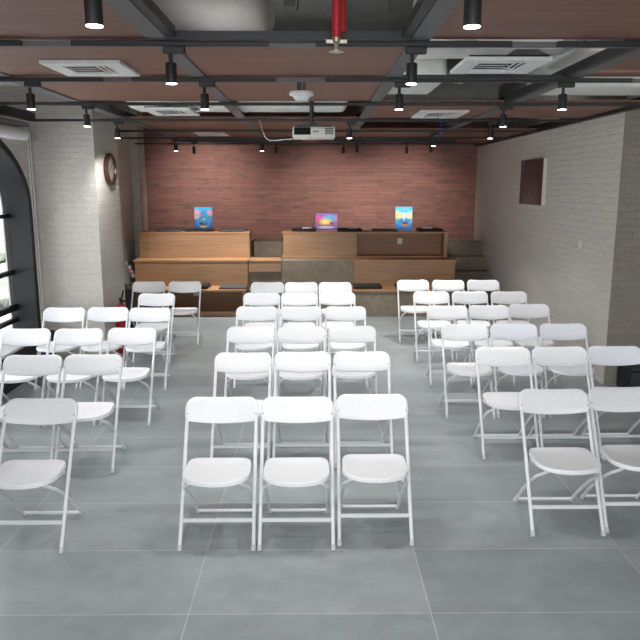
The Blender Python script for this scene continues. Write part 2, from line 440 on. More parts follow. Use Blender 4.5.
# air vents (four-way diffusers)
def make_vent(loc, w, d, label):
    t = thing('air_vent', label, 'air vent', loc, 0, 'white ceiling air vents')
    bm = bmesh.new(); h = .02
    b = .10
    box(bm, -w/2, -d/2, 0, w/2, -d/2+b, h); box(bm, -w/2, d/2-b, 0, w/2, d/2, h)
    box(bm, -w/2, -d/2+b, 0, -w/2+b, d/2-b, h); box(bm, w/2-b, -d/2+b, 0, w/2, d/2-b, h)
    obj('frame', bm, 'white_metal', t, False)
    obj('backing', boxes((-w/2+.02, -d/2+.02, h+.002, w/2-.02, d/2-.02, h+.012)), 'void', t, False)
    n = 4
    for k in range(n):
        y = -d/2+b+(k+.5)*(d-2*b)/n
        bm = bmesh.new(); box(bm, -w/2+b, -.022, 0, w/2-b-.10, .022, .003)
        bmesh.ops.rotate(bm, verts=bm.verts[:], cent=(0, 0, 0), matrix=Matrix.Rotation(.35, 3, 'X'))
        bmesh.ops.translate(bm, verts=bm.verts[:], vec=(0, y, .008)); obj('slat', bm, 'white_metal', t, False)
    for k in range(3):
        x = w/2-b-.085+k*.036
        obj('slat', boxes((x, -d/2+b, .004, x+.012, d/2-b, .008)), 'white_metal', t, False)
    return t
make_vent((-1.40, 4.60, 2.778), .48, .50, 'white square air vent in the near left brown ceiling board')
make_vent((-1.42, 7.2, 2.778), .46, .62, 'white air vent above the left side, beyond the near left one')
make_vent((1.14, 4.47, 2.778), .50, .50, 'white air vent hanging below exposed ducts on the near right')
make_vent((1.30, 7.42, 2.778), .48, .66, 'white air vent with a blue cable, in the far right board')
make_vent((-1.46, 10.2, 2.778), .42, .62, 'small far air vent in front of the brick back wall')

# track lights -----------------------------------------------------------
def make_spot(on=True):
    t = thing('track_light', '', 'track light', (0, 0, 0), 0, 'black track spotlights')
    obj('adapter', B(rbox, -.055, -.02, -.035, .055, .02, 0, .004, 1), 'black', t)
    obj('stem', B(tube, [(-.02, 0, -.03), (-.02, 0, -.085)], .011, 8), 'black', t)
    bm = bmesh.new(); lathe(bm, [(.012, .0), (.027, -.005), (.0295, -.011), (.0295, -.105), (.026, -.107), (.025, -.098), (0, -.098)], (-.02, 0, -.075))
    h = obj('lamp_head', bm, 'black', t)
    obj('lens', B(lathe, [(0, -.109), (.027, -.109), (.0275, -.102), (0, -.102)], (-.02, 0, -.075)), 'lens' if on else 'lens_off', h)
    return t
def lamp(name, loc, energy, size, blend, target=None, col=(1, .985, .965), rad=.05):
    l = bpy.data.lights.new(name, 'SPOT'); l.energy = energy; l.spot_size = math.radians(size); l.spot_blend = blend
    l.color = col; l.shadow_soft_size = rad
    o = bpy.data.objects.new(name, l); C.objects.link(o); o.location = loc
    d = (Vector(target)-Vector(loc)) if target else Vector((0, 0, -1))
    o.rotation_euler = d.to_track_quat('-Z', 'Y').to_euler()
    return o
SP = [(0, -.73, 'large track spotlight at the top left, nearest the camera'), (0, .53, 'large track spotlight at the top right, nearest the camera'),
      (1, -.74, 'track spotlight on the first track near the left steel beam'), (1, .51, 'track spotlight on the first track near the right steel beam'),
      (2, -1.96, 'track spotlight on the second track nearest the arched window'), (2, -.757, 'track spotlight on the second track, left of the white dome sensor'),
      (2, .594, 'track spotlight on the second track, right of the white dome sensor'), (2, 1.735, 'track spotlight on the second track nearest the right wall'),
      (3, -2.03, 'track spotlight on the third track in front of the brick pillar'), (3, 1.705, 'track spotlight on the third track at its right side'),
      (4, -2.19, 'track spotlight on the fourth track at the brick pillar edge'), (4, .40, 'track spotlight just right of the projector'), (4, 1.98, 'track spotlight on the fourth track nearest the right wall'),
      (5, 1.6, 'track spotlight on the fifth track toward the right wall'),
      (6, -2.114, 'lit track spotlight before the brick wall, left one'), (6, -.796, 'lit track spotlight before the brick wall, right one')]
proto = None
def place_spot(x, y, lb):
    global proto
    if proto is None:
        proto = make_spot(); proto.location = (x+.02, y, 2.765); proto['label'] = lb
        return proto
    return dup(proto, (x+.02, y, 2.765), lb)
for r, x, lb in SP:
    place_spot(x, TY[r], lb)
    lamp('spot_lamp', (x, TY[r], 2.57), 55 if r == 4 and x < -2 else 34 if r == 3 else 60 if r == 4 and x > 1.5 else (44, 52, 52, 52, 150, 180, 170)[r], 105, .7, (-2.2, 9.2, .6) if r == 4 and x < -2 else (x*.8, TY[r]+(1.1 if r == 2 else -.02), 0), rad=.03)
WW = [(-1.93, 11.55, 'dark track spotlight aimed at the brick wall, leftmost of six'), (-.6, 11.55, 'dark track spotlight aimed at the brick wall, second from left'),
      (.5, 11.55, 'dark track spotlight aimed at the brick wall, third from left'), (.70, 11.2, 'dark track spotlight aimed at the brick wall, third from right'),
      (1.53, 11.55, 'dark track spotlight aimed at the brick wall, second from right'), (1.87, 11.2, 'dark track spotlight aimed at the brick wall, rightmost of six')]
wp = None
for x, y, lb in WW:
    if wp is None:
        wp = make_spot(False); wp.location = (x, y, 2.76); wp['label'] = lb
        for c in wp.children: c.scale = (.9, .9, 1)
    else: dup(wp, (x, y, 2.76), lb)
for a, b in ((-2.7, -.3), (.3, 2.4)):
    pass
t = thing('lighting_track', 'farthest black lighting track, right in front of the brick wall', 'lighting track', (0, 11.55, 2.76), 0, 'black ceiling lighting tracks')
for a, b in ((-2.3, -.2), (.1, 2.3)):
    obj('rail', B(rbox, a, -.02, 0, b, .02, .045, .004, 1), 'black', t)
t = thing('lighting_track', 'short black lighting track close before the brick wall', 'lighting track', (0, 11.2, 2.76), 0, 'black ceiling lighting tracks')
obj('rail', B(rbox, .3, -.02, 0, 2.2, .02, .045, .004, 1), 'black', t)
for x, tx, tz, e in ((-1.93, -1.95, 2.0, 110), (.2, .2, 1.6, 95), (1.6, 1.62, 1.65, 95)):
    lamp('spot_lamp', (x, 11.5, 2.49), e*1.15, 92, 1.0, (tx, YB, tz-.1), rad=.05, col=(1, .93, .86))

# projector ---------------------------------------------------------------
t = thing('projector', 'white ceiling-mounted projector hanging above the middle chairs', 'projector', (0, 6.9, 2.515))
obj('body', B(rbox, -.205, -.02, 0, .205, .28, .105, .012, 3), 'projector', t)
g = bmesh.new()
for k in range(9): box(g, -.185+k*.016, -.025, .035, -.173+k*.016, -.019, .095)
box(g, -.19, -.0225, .03, -.03, -.0195, .1)
obj('vent_grille', g, 'void', t, False)
g = bmesh.new()
for i in range(4):
    for j in range(3): box(g, .11+i*.02, -.024, .035+j*.022, .124+i*.02, -.019, .05+j*.022)
obj('connector', g, 'void', t, False)
obj('nameplate', boxes((-.01, -.022, .055, .045, -.0195, .066)), 'grey_steel', t, False)
bm = bmesh.new(); box(bm, -.17, .0, .105, .17, .2, .125); box(bm, -.04, .08, .125, .04, .16, .15); tube(bm, [(-.02, .12, .14), (-.02, .12, .50)], .022, 12)
obj('mount', bm, 'black', t)
tag(obj('projector_cable', B(tube, spline([(-.16, 7.19, 2.53), (-.3, 7.35, 2.53), (-.5, 7.6, 2.55), (-.6, 7.93, 2.77)]), .005, 6), 'projector'), 'pale cable drooping from the back of the projector', 'cable')
# white dome sensor
t = thing('ceiling_sensor', 'white round dome sensor hanging before the projector', 'sensor', (-.085, 5.02, 2.64))
obj('dome', B(lathe, [(0, 0), (.04, .003), (.055, .018), (.06, .03), (.058, .035)]), 'white_metal', t)
obj('base', B(lathe, [(.05, .034), (.08, .036), (.086, .046), (.08, .062), (.04, .066), (0, .066)]), 'white_metal', t)
obj('bracket', B(lambda bm: (box(bm, -.03, -.02, .066, .0, .02, .13), box(bm, .01, -.015, .066, .03, .015, .12))), 'black', t)

# ------------------------------------------------------------------ bleachers
Z1, Z2, Z3 = .44, .87, 1.30
Y1, Y2, Y3 = 10.85, 11.30, 11.70
def board(name, b, parent, mat='wood', r=.003):
    return obj(name, B(rbox, *b, r, 1), mat, parent, False)
# left seating unit
t = thing('bleacher_unit', 'stepped wooden seating unit on the left with open bench below', 'bleacher', (-2.0, 11.7, 0), 0, 'wooden stepped seating')
def L(b): x0, y0, z0, x1, y1, z1 = b; return (x0+2.0, y0-11.7, z0, x1+2.0, y1-11.7, z1)
board('top', L((-2.97, Y3-.01, Z3-.03, -1.08, 12.16, Z3)), t, 'wood_top')
board('panel', L((-2.80, Y3, Z2, -1.09, Y3+.03, Z3-.03)), t)
board('panel', L((-2.95, Y3, Z2, -2.803, Y3+.03, Z3-.03)), t)
board('top', L((-2.96, Y2-.01, Z2-.03, -1.08, Y3+.02, Z2)), t, 'wood_top')
board('panel', L((-2.94, Y2, Z1, -1.095, Y2+.03, Z2-.03)), t)
board('end_panel', L((-1.095, Y2+.005, 0, -1.081, 12.10, Z2-.03)), t)
board('end_panel', L((-1.10, Y3+.031, Z2, -1.091, 12.10, Z3-.03)), t)
board('bench_top', L((-2.9, Y1, Z1-.035, -1.078, Y2+.03, Z1)), t, 'wood_top')
board('leg', L((-1.14, Y1+.01, .0, -1.085, Y2, Z1-.035)), t)
board('leg', L((-2.9, Y1+.01, .0, -2.84, Y2, Z1-.035)), t)
board('back_panel', L((-2.84, Y2-.02, .0, -1.13, Y2, Z1-.035)), t, 'wood_shade')
board('kickboard', L((-2.84, Y1+.05, .0, -1.13, Y1+.08, .085)), t)
# concrete core and steps
struct('trim_6', boxes((-2.98, 12.17, 0, -1.10, YB, 1.10), (-1.06, 12.2, 0, -.54, YB, 1.10), (-1.06, 11.72, 0, -.54, 12.2, .67), (-1.05, 11.0, 0, .59, 11.25, .42),
                       (-.54, 11.32, 0, .645, 11.695, .855), (-.5, 12.25, 0, 2.28, YB, 1.25)), 'concrete', 'bare concrete tiers behind and between the wooden seating')
t = thing('wooden_step', 'low wooden step bridging the gap between left and middle seating', 'step', (-.8, 11.5, 0))
board('riser', (-.272, -.20, .67, .255, -.17, .845), t)
board('tread', (-.272, -.21, .845, .255, .22, .87), t, 'wood_top')
board('side', (-.272, -.17, 0, -.25, .2, .67), t, 'concrete')
obj('core', boxes((-.245, -.17, 0, .255, .215, .669)), 'concrete', t, False)
# middle / right unit
t = thing('bleacher_unit', 'wooden seating unit on the right with open shelf below its top', 'bleacher', (.9, 11.7, 0), 0, 'wooden stepped seating')
def R_(b): x0, y0, z0, x1, y1, z1 = b; return (x0-.9, y0-11.7, z0, x1-.9, y1-11.7, z1)
board('top', R_((-.54, Y3-.01, Z3-.03, 2.27, 12.25, Z3)), t, 'wood_top')
board('panel', R_((-.52, Y3, Z2+.02, .69, Y3+.03, Z3-.03)), t)
board('bottom_board', R_((-.54, Y3-.02, Z2-.01, 2.26, 12.02, Z2+.02)), t, 'wood_top')
board('side_panel', R_((.69, Y3, Z2+.02, .73, 12.02, Z3-.03)), t)
board('side_panel', R_((2.2, Y3, Z2+.02, 2.26, 12.02, Z3-.03)), t)
board('back_panel', R_((.73, 12.0, Z2+.02, 2.2, 12.02, Z3-.03)), t, 'wood_shade')
board('top', R_((.63, Y2-.01, Z2-.03, 2.36, Y3-.022, Z2)), t, 'wood_top')
board('panel', R_((.65, Y2, Z1, 2.33, Y2+.03, Z2-.03)), t)
board('side_panel', R_((2.31, Y2+.03, 0, 2.33, Y3, Z2-.03)), t)
board('bench_top', R_((.60, Y1, Z1-.035, 2.36, Y2+.03, Z1)), t, 'wood_top')
struct('trim_7', boxes((.64, Y1+.04, 0, 2.3, Y2+.28, Z1-.036)), 'concrete', 'concrete block under the right wooden bench')
st = bmesh.new()
for k, (y, z) in enumerate(((12.55, 1.06), (12.26, .82), (12.02, .585), (11.76, .35), (11.5, .12))):
    box(st, 2.38 if k > 2 else 2.29, y, 0, XR, YB if k == 0 else (12.55, 12.26, 12.02, 11.76)[k-1], z)
struct('stairs', st, 'concrete', 'bare concrete steps rising beside the right wall')

# cushions on the seating
def cushion(x, y, z, w, d, h, mat, label, rot=0):
    o = obj('seat_cushion', B(rbox, -w/2, -d/2, 0, w/2, d/2, h, min(.018, h*.45), 3), mat)
    o.location = (x, y, z+.001); o.rotation_euler = (0, 0, rot)
    return tag(o, label, 'cushion', 'flat dark seat cushions')
cushion(-2.45, 11.93, Z3, .46, .40, .035, 'cushion_grey', 'grey flat cushion at the left end of the left top tier')
cushion(-1.95, 11.90, Z3, .46, .36, .04, 'cushion_black', 'black flat cushion in front of the blue portrait painting')
cushion(-1.38, 11.93, Z3, .46, .40, .035, 'cushion_grey', 'grey flat cushion at the right end of the left top tier')
cushion(-.17, 11.90, Z3, .42, .38, .045, 'cushion_black', 'black cushion with a white remote on the middle top tier')
cushion(.61, 11.90, Z3, .42, .38, .045, 'cushion_black', 'black cushion with white paper beside the purple painting')
cushion(1.21, 11.93, Z3, .42, .38, .03, 'cushion_grey', 'grey thin cushion left of the tall blue painting')
cushion(1.98, 11.90, Z3, .42, .38, .045, 'cushion_black', 'black cushion with white paper at the right end of top tier')
cushion(-1.95, 11.08, Z1, .50, .36, .06, 'cushion_black', 'black cushion on the left bench behind the chair back')
cushion(-1.30, 11.07, Z1, .44, .34, .03, 'cushion_grey', 'grey thin cushion at the right end of the left bench')
cushion(.86, 11.07, Z1, .46, .34, .05, 'cushion_black', 'dark cushion at the left end of the right bench')
cushion(1.55, 11.07, Z1, .46, .34, .05, 'cushion_black', 'dark cushion on the right bench behind the white chairs')
def paper(x, y, z, label, w=.16, d=.12, rot=.3, h=.012, tilt=.12):
    o = obj('paper_booklet', B(rbox, -w/2, -d/2, 0, w/2, d/2, h, .003, 1), 'paper')
    o.location = (x, y, z); o.rotation_euler = (0, 0, rot)
    return tag(o, label, 'booklet', 'small white booklets')
paper(-.12, 11.88, Z3+.0465, 'white booklet lying on the cushion left of the purple painting', .15, .07, .5, .02)
paper(.66, 11.9, Z3+.0465, 'white booklet lying on the cushion right of the purple painting', .16, .1, .1, .015)
paper(1.94, 11.9, Z3+.0465, 'white booklet on the rightmost cushion of the top tier', .16, .1, .2, .015)

# small paintings ----------------------------------------------------------
def painting_mat(name, stops, blobs):
    t = NT(name); v = t.coord()
    sp = t.new('ShaderNodeSeparateXYZ'); t.link(v, sp.inputs[0])
    n = t.noise(v, 18., 4)
    h = t.math('ADD', sp.outputs['Z'], t.math('MULTIPLY', t.math('SUBTRACT', n, .5), .14))
    hh = t.math('DIVIDE', h, .38)
    c = t.ramp(hh, stops)
    for (cx, cz, rx, rz, col, soft) in blobs:
        dx = t.math('DIVIDE', t.math('SUBTRACT', sp.outputs['X'], cx), rx)
        dz = t.math('DIVIDE', t.math('SUBTRACT', sp.outputs['Z'], cz), rz)
        d = t.math('ADD', t.math('MULTIPLY', dx, dx), t.math('MULTIPLY', dz, dz))
        d = t.math('ADD', d, t.math('MULTIPLY', t.math('SUBTRACT', n, .5), .5))
        r = t.ramp(d, [(max(0, 1-soft), (1, 1, 1, 1)), (1, (0, 0, 0, 1))])
        c = t.mix(r, c, col)
    t.base(c); t.rough(.5)
    return t.m
blue = srgb(60, 150, 225); cyan = srgb(120, 205, 240); navy = srgb(40, 60, 160); pinkc = srgb(235, 170, 190)
P1 = painting_mat('painting_blue_moon', [(0, srgb(60, 80, 190)), (.25, srgb(60, 120, 220)), (.5, srgb(80, 170, 240)), (.8, srgb(80, 170, 235)), (1, srgb(60, 190, 240))],
    [(-.12, .31, .09, .05, srgb(240, 190, 205), .6), (.12, .30, .07, .06, srgb(235, 180, 205), .6), (-.10, .23, .1, .045, srgb(238, 200, 205), .7),
     (.0, .15, .115, .12, srgb(110, 190, 235), .25), (0, .15, .1, .10, srgb(80, 170, 225), .3), (.01, .19, .04, .03, srgb(150, 215, 245), .6),
     (.015, .085, .075, .035, srgb(235, 190, 70), .3), (.025, .103, .065, .030, srgb(70, 120, 190), .3), (-.04, .11, .035, .028, srgb(60, 45, 60), .4)])
P2 = painting_mat('painting_purple_glow', [(0, srgb(90, 80, 170)), (.2, srgb(140, 120, 190)), (.35, srgb(190, 90, 130)), (.55, srgb(200, 110, 170)), (.75, srgb(110, 80, 160))],
    [(.05, .19, .16, .09, srgb(90, 170, 210), .8), (-.02, .14, .13, .07, srgb(250, 205, 90), .8), (-.02, .14, .05, .035, srgb(255, 235, 150), .8),
     (0, .05, .17, .03, srgb(205, 190, 215), .6), (.09, .12, .04, .025, srgb(190, 50, 70), .5), (0, .083, .18, .008, srgb(70, 40, 60), .5), (-.15, .2, .06, .06, srgb(220, 90, 150), .8)])
P3 = painting_mat('painting_blue_boat', [(0, srgb(40, 90, 190)), (.2, srgb(50, 140, 215)), (.45, srgb(110, 190, 230)), (.62, srgb(235, 225, 160)), (.85, srgb(120, 200, 235)), (1, srgb(70, 170, 230))],
    [(0, .16, .12, .05, srgb(60, 150, 220), .5), (.02, .095, .075, .035, srgb(220, 140, 70), .3), (.02, .12, .06, .025, srgb(70, 90, 130), .4), (-.11, .28, .04, .05, srgb(245, 210, 130), .7),
     (.09, .25, .05, .06, srgb(245, 225, 190), .7), (0, .24, .02, .1, srgb(240, 240, 230), .8), (0, .33, .09, .035, srgb(80, 180, 235), .7)])
def canvas(x, y, w, h, mat, label):
    t = thing('canvas_painting', label, 'painting', (x, y, Z3+.002), 0, 'small colourful canvases on the top tier')
    obj('canvas', B(rbox, -w/2, -.012, 0, w/2, .018, h, .004, 1), mat, t, False)
    obj('stretcher_frame', boxes((-w/2+.006, .0185, .006, w/2-.006, .03, h-.006)), 'canvas_edge', t, False)
    t.rotation_euler = (-.08, 0, 0)
    return t
canvas(-1.92, 12.105, .31, .395, P1, 'small blue portrait painting with pale moon on the left seating unit')
canvas(.22, 12.14, .385, .29, P2, 'small purple and yellow landscape painting on the middle top tier')
canvas(1.57, 12.14, .295, .40, P3, 'small blue and yellow portrait painting on the right top tier')

# ------------------------------------------------------------------ wall things
# clock on the pillar side
t = thing('wall_clock', 'round wall clock with dark brown rim on the brick pillar', 'clock', (-2.5, 8.60, 2.26))
ry = Matrix.Rotation(PI/2, 4, 'Y')
obj('rim', B(lathe, [(.0, .001), (.185, .001), (.19, .012), (.188, .045), (.175, .058), (.155, .055), (.148, .04), (.148, .025), (0, .025)], (0, 0, 0), 40, ry), 'brown_rim', t)
obj('face', B(lathe, [(0, .026), (.147, .026), (.147, .029), (0, .029)], (0, 0, 0), 40, ry), 'clock_face', t)
def ticks():
    bm = bmesh.new()
    for k in range(12):
        a = PI*k/6; q = bmesh.new(); box(q, .030, -.005, .112, .032, .005, .138)
        merge(bm, q, Matrix.Rotation(a, 4, 'X'))
    return bm
obj('hour_marks', ticks(), 'black', t, False)
def hand(a, l):
    bm = bmesh.new(); q = bmesh.new(); box(q, .033, -.004, -.02, .035, .004, l); merge(bm, q, Matrix.Rotation(a, 4, 'X')); return bm
obj('hand', hand(-.9, .11), 'black', t, False); obj('hand', hand(2.2, .08), 'black', t, False)
# dark framed picture on right wall
def pic_mat():
    t = NT('dark_print'); v = t.coord()
    sp = t.new('ShaderNodeSeparateXYZ'); t.link(v, sp.inputs[0])
    n = t.noise(t.mapping(v, (1, 28, 5)), 1.6, 5, .7)
    fade = t.ramp(t.math('ADD', t.math('MULTIPLY', sp.outputs['Z'], 1.6), 0.), [(.05, (1, 1, 1, 1)), (.55, (0, 0, 0, 1))])
    mid = t.ramp(t.math('ABSOLUTE', sp.outputs['Y']), [(.15, (1, 1, 1, 1)), (.42, (0, 0, 0, 1))])
    m = t.math('MULTIPLY', t.ramp(n, [(.46, (0, 0, 0, 1)), (.6, (1, 1, 1, 1))]), fade)
    m = t.math('MULTIPLY', m, mid)
    c = t.mix(m, t.ramp(t.noise(t.mapping(v, (1, 10, 1)), 3), [(.3, srgb(40, 24, 24)), (.7, srgb(58, 36, 36))]), srgb(150, 135, 130))
    n4 = t.noise(v, 14, 3); dy = t.math('SUBTRACT', sp.outputs['Y'], .37); dz = t.math('SUBTRACT', sp.outputs['Z'], .54)
    d = t.math('ADD', t.math('MULTIPLY', dy, dy), t.math('MULTIPLY', dz, dz))
    c = t.mix(t.math('MULTIPLY', t.ramp(d, [(.002, (1, 1, 1, 1)), (.012, (0, 0, 0, 1))]), t.ramp(n4, [(.45, (0, 0, 0, 1)), (.6, (1, 1, 1, 1))])), c, srgb(90, 110, 150))
    t.base(c); t.rough(.4)
    return t.m
t = thing('canvas_print', 'dark brown canvas picture on the right brick wall', 'picture', (XR, 9.71, 1.805))
obj('print', B(box, -.052, -.485, 0, -.045, .485, .612), pic_mat(), t, False)
obj('edge', B(box, -.045, -.495, 0, -.001, .485, .615), 'canvas_edge', t, False)
def plate(name, loc, label, rz=0):
    t = thing(name, label, 'wall plate', loc, rz)
    obj('plate', B(rbox, -.043, -.010, -.05, .043, 0, .05, .004, 2), 'outlet', t)
    obj('button', B(rbox, -.015, -.014, -.03, .015, -.009, .03, .002, 1), 'outlet', t)
    return t
plate('light_switch', (XR-.001, 7.88, 1.41), 'small white switch plate on the right brick wall', -PI/2)
plate('power_socket', (1.49, 11.999, 1.12), 'pale socket inside the open wooden shelf under the right tier')
plate('power_socket', (-1.95, 11.279, .33), 'pale socket in the opening under the left bench')

# roller blind casing above the arch
t = thing('roller_blind', 'white rolled-up blind mounted above the arched window', 'blind', (-3.0, 5.9, 2.58))
obj('roll', B(tube, [(0, -1.7, 0), (0, 1.5, 0)], .06, 18), 'white_metal', t)
obj('casing', B(rbox, -.19, -1.72, .075, .06, 1.52, .12, .008, 2), 'grey_steel', t)
obj('bracket', boxes((-.19, 1.505, -.05, .03, 1.52, .075)), 'white_metal', t, False)
# fire extinguisher
t = thing('fire_extinguisher', 'red fire extinguisher with black hose beside the brick pillar', 'fire extinguisher', (-2.405, 8.5, 0))
obj('cylinder', B(lathe, [(0, 0), (.07, .0), (.078, .012), (.078, .46), (.07, .50), (.045, .535), (.025, .55), (.025, .565), (0, .565)]), 'red_paint', t)
obj('valve', B(lambda bm: (tube(bm, [(0, 0, .56), (0, 0, .60)], .018, 10), box(bm, -.012, -.06, .60, .012, .05, .615), tube(bm, [(0, .02, .6), (.03, -.01, .66), (.05, -.05, .70)], .01, 8))), 'black', t)
obj('hose', B(tube, spline([(.02, 0, .58), (.08, -.02, .56), (.1, -.02, .45), (.095, -.02, .25), (.09, -.02, .15)]), .012, 8), 'black', t)
for c in t.children: c.scale = (1, 1, 1.13)
# orchid on a dark plinth behind the pillar
t = thing('orchid_planter', 'pink orchid in a tall black planter behind the brick pillar', 'plant', (-2.72, 9.85, 0))
obj('planter', B(lambda bm: (rbox(bm, -.14, -.14, 0, .14, .14, .62, .012, 2))), 'black', t)
obj('stem', B(tube, spline([(.0, 0, .62), (-.04, 0, .78), (-.03, 0, .93), (.03, 0, .98), (.1, 0, .90), (.12, 0, .80)]), .006, 6), 'leafgreen', t)
def petals(c, s):
    bm = bmesh.new()
    for k in range(5):
        q = bmesh.new(); bmesh.ops.create_uvsphere(q, u_segments=8, v_segments=6, radius=1)
        m = Matrix.Translation(c) @ Matrix.Rotation(2*PI*k/5, 4, 'Y') @ Matrix.Translation((0, 0, s*.6)) @ Matrix.Diagonal((s*.42, s*.14, s*.6, 1))
        merge(bm, q, m)
    return bm
for c in ((-.02, -.02, 0.96), (.04, -.02, 0.97), (.085, -.02, 0.92), (.11, -.02, 0.86), (.13, -.02, 0.80)):
    obj('blossom', petals(Vector(c), .028), 'pink', t)
def leaf(a):
    bm = bmesh.new(); P = [(0, 0, .62), (.06, 0, .68), (.13, 0, .68), (.18, 0, .63)]; W = [.012, .03, .028, .004]; r = []
    for (x, y, z), w in zip(P, W):
        v = [Vector((x, -w, z)), Vector((x, 0, z-.006)), Vector((x, w, z))]
        r.append([bm.verts.new(Matrix.Rotation(a, 3, 'Z') @ q) for q in v])
    for A, D in zip(r, r[1:]):
        for i in range(2): bm.faces.new((A[i], A[i+1], D[i+1], D[i]))
    return bm
for a in (.3, 2.0, 3.6, 5.1): obj('leaf', leaf(a), 'leafgreen', t)
# black box by the right wall corner
t = thing('storage_box', 'black box standing against the wall at the right corner', 'box', (3.52, 6.78, 0))
obj('body', B(rbox, -.36, -.16, 0, .36, .16, .24, .02, 2), 'black_frame', t); obj('lid', B(rbox, -.37, -.17, .241, .37, .17, .28, .012, 2), 'black', t)

# ------------------------------------------------------------------ folding chair
# local frame: y = 0 is the middle of the footprint, the chair faces -Y
OY = .20                                  # top of backrest is at y = OY
LEAN = Vector((0, .437, .79)).normalized() # direction of the front leg from foot to backrest
FF = Vector((0, OY-.437, 0))               # front foot
def on_leg(x, z, off=0): return Vector((x, FF.y+LEAN.y/LEAN.z*z+off, z))
def rounded_outline(cs, seg=6):
    """cs: (x, y, radius) convex polygon -> rounded list"""
    out = []; n = len(cs)
    for i in range(n):
        p = Vector(cs[i][:2]); a = Vector(cs[i-1][:2]); b = Vector(cs[(i+1) % n][:2]); r = cs[i][2]
        pa = p+(a-p).normalized()*r; pb = p+(b-p).normalized()*r
        for k in range(seg+1):
            t = k/seg; out.append(pa*(1-t)**2+p*2*t*(1-t)+pb*t*t)
    return out
def seat_bm():
    yb, yf = OY-.145, OY-.468
    o = rounded_outline([(-.186, yb, .065), (-.199, yf+.02, .13), (0, yf-.010, .05), (.199, yf+.02, .13), (.186, yb, .065)])
    c = Vector((0, (yb+yf)/2)); bm = bmesh.new()
    lev = [(.0, .428), (.5, .428), (.82, .432), (.94, .440), (.985, .440), (1.0, .434), (1.0, .416), (.97, .412), (.93, .416), (.9, .420), (0, .418)]
    rings = []
    for s, z in lev:
        if s == 0: rings.append([bm.verts.new((c.x, c.y, z))]); continue
        ring = []
        for p in o:
            q = c+(p-c)*s
            ring.append(bm.verts.new((q.x, q.y, z+.012*max(0, (q.y-c.y))/.18-.010*max(0, (c.y-q.y-.12))/.06)))
        rings.append(ring)
    n = len(o)
    for A, D in zip(rings, rings[1:]):
        for k in range(n):
            if len(A) == 1: bm.faces.new((A[0], D[k], D[(k+1) % n]))
            elif len(D) == 1: bm.faces.new((A[k], A[(k+1) % n], D[0]))
            else: bm.faces.new((A[k], A[(k+1) % n], D[(k+1) % n], D[k]))
    return bm
def back_bm():
    W = .222; nu = 30; nv = 8; H = .150; R = .07
    up = LEAN; nrm = Vector((0, -LEAN.z, LEAN.y))      # points to the front / up
    top = on_leg(0, .79)
    def vtop(u):
        d = abs(u)-(W-R); return 0 if d <= 0 else -(R-math.sqrt(max(0, R*R-d*d)))
    def vbot(u):
        a = abs(u)/W; b = -H-.012*(1-a*a); d = abs(u)-(W-.03)
        return b if d <= 0 else b+(.03-math.sqrt(max(0, .03**2-d*d)))
    us = [W*math.sin(PI/2*(-1+2*i/nu)) for i in range(nu+1)]
    bm = bmesh.new(); S = []
    for sgn in (1, -1):
        g = []
        for u in us:
            col = []
            for j in range(nv+1):
                t = j/nv; v = vtop(u)*(1-t)+vbot(u)*t
                edge = min(1, min(t, 1-t)*nv/1.0, (W-abs(u))/.012+.15) if True else 1
                th = (.015 if sgn > 0 else .014)*(.45+.55*max(0, min(1, edge)))
                bow = -.028*(1-(u/W)**2)
                p = Vector((u, 0, 0))+Vector((0, top.y, top.z))+up*v+nrm*(bow+sgn*th)
                col.append(bm.verts.new(p))
            g.append(col)
        S.append(g)
    F, K = S
    for g in S:
        for i in range(nu):
            for j in range(nv): bm.faces.new((g[i][j], g[i+1][j], g[i+1][j+1], g[i][j+1]))
    for i in range(nu):
        for j in (0, nv): bm.faces.new((F[i][j], F[i+1][j], K[i+1][j], K[i][j]))
    for j in range(nv):
        for i in (0, nu): bm.faces.new((F[i][j], F[i][j+1], K[i][j+1], K[i][j]))
    bmesh.ops.remove_doubles(bm, verts=bm.verts[:], dist=.0002)
    return bm
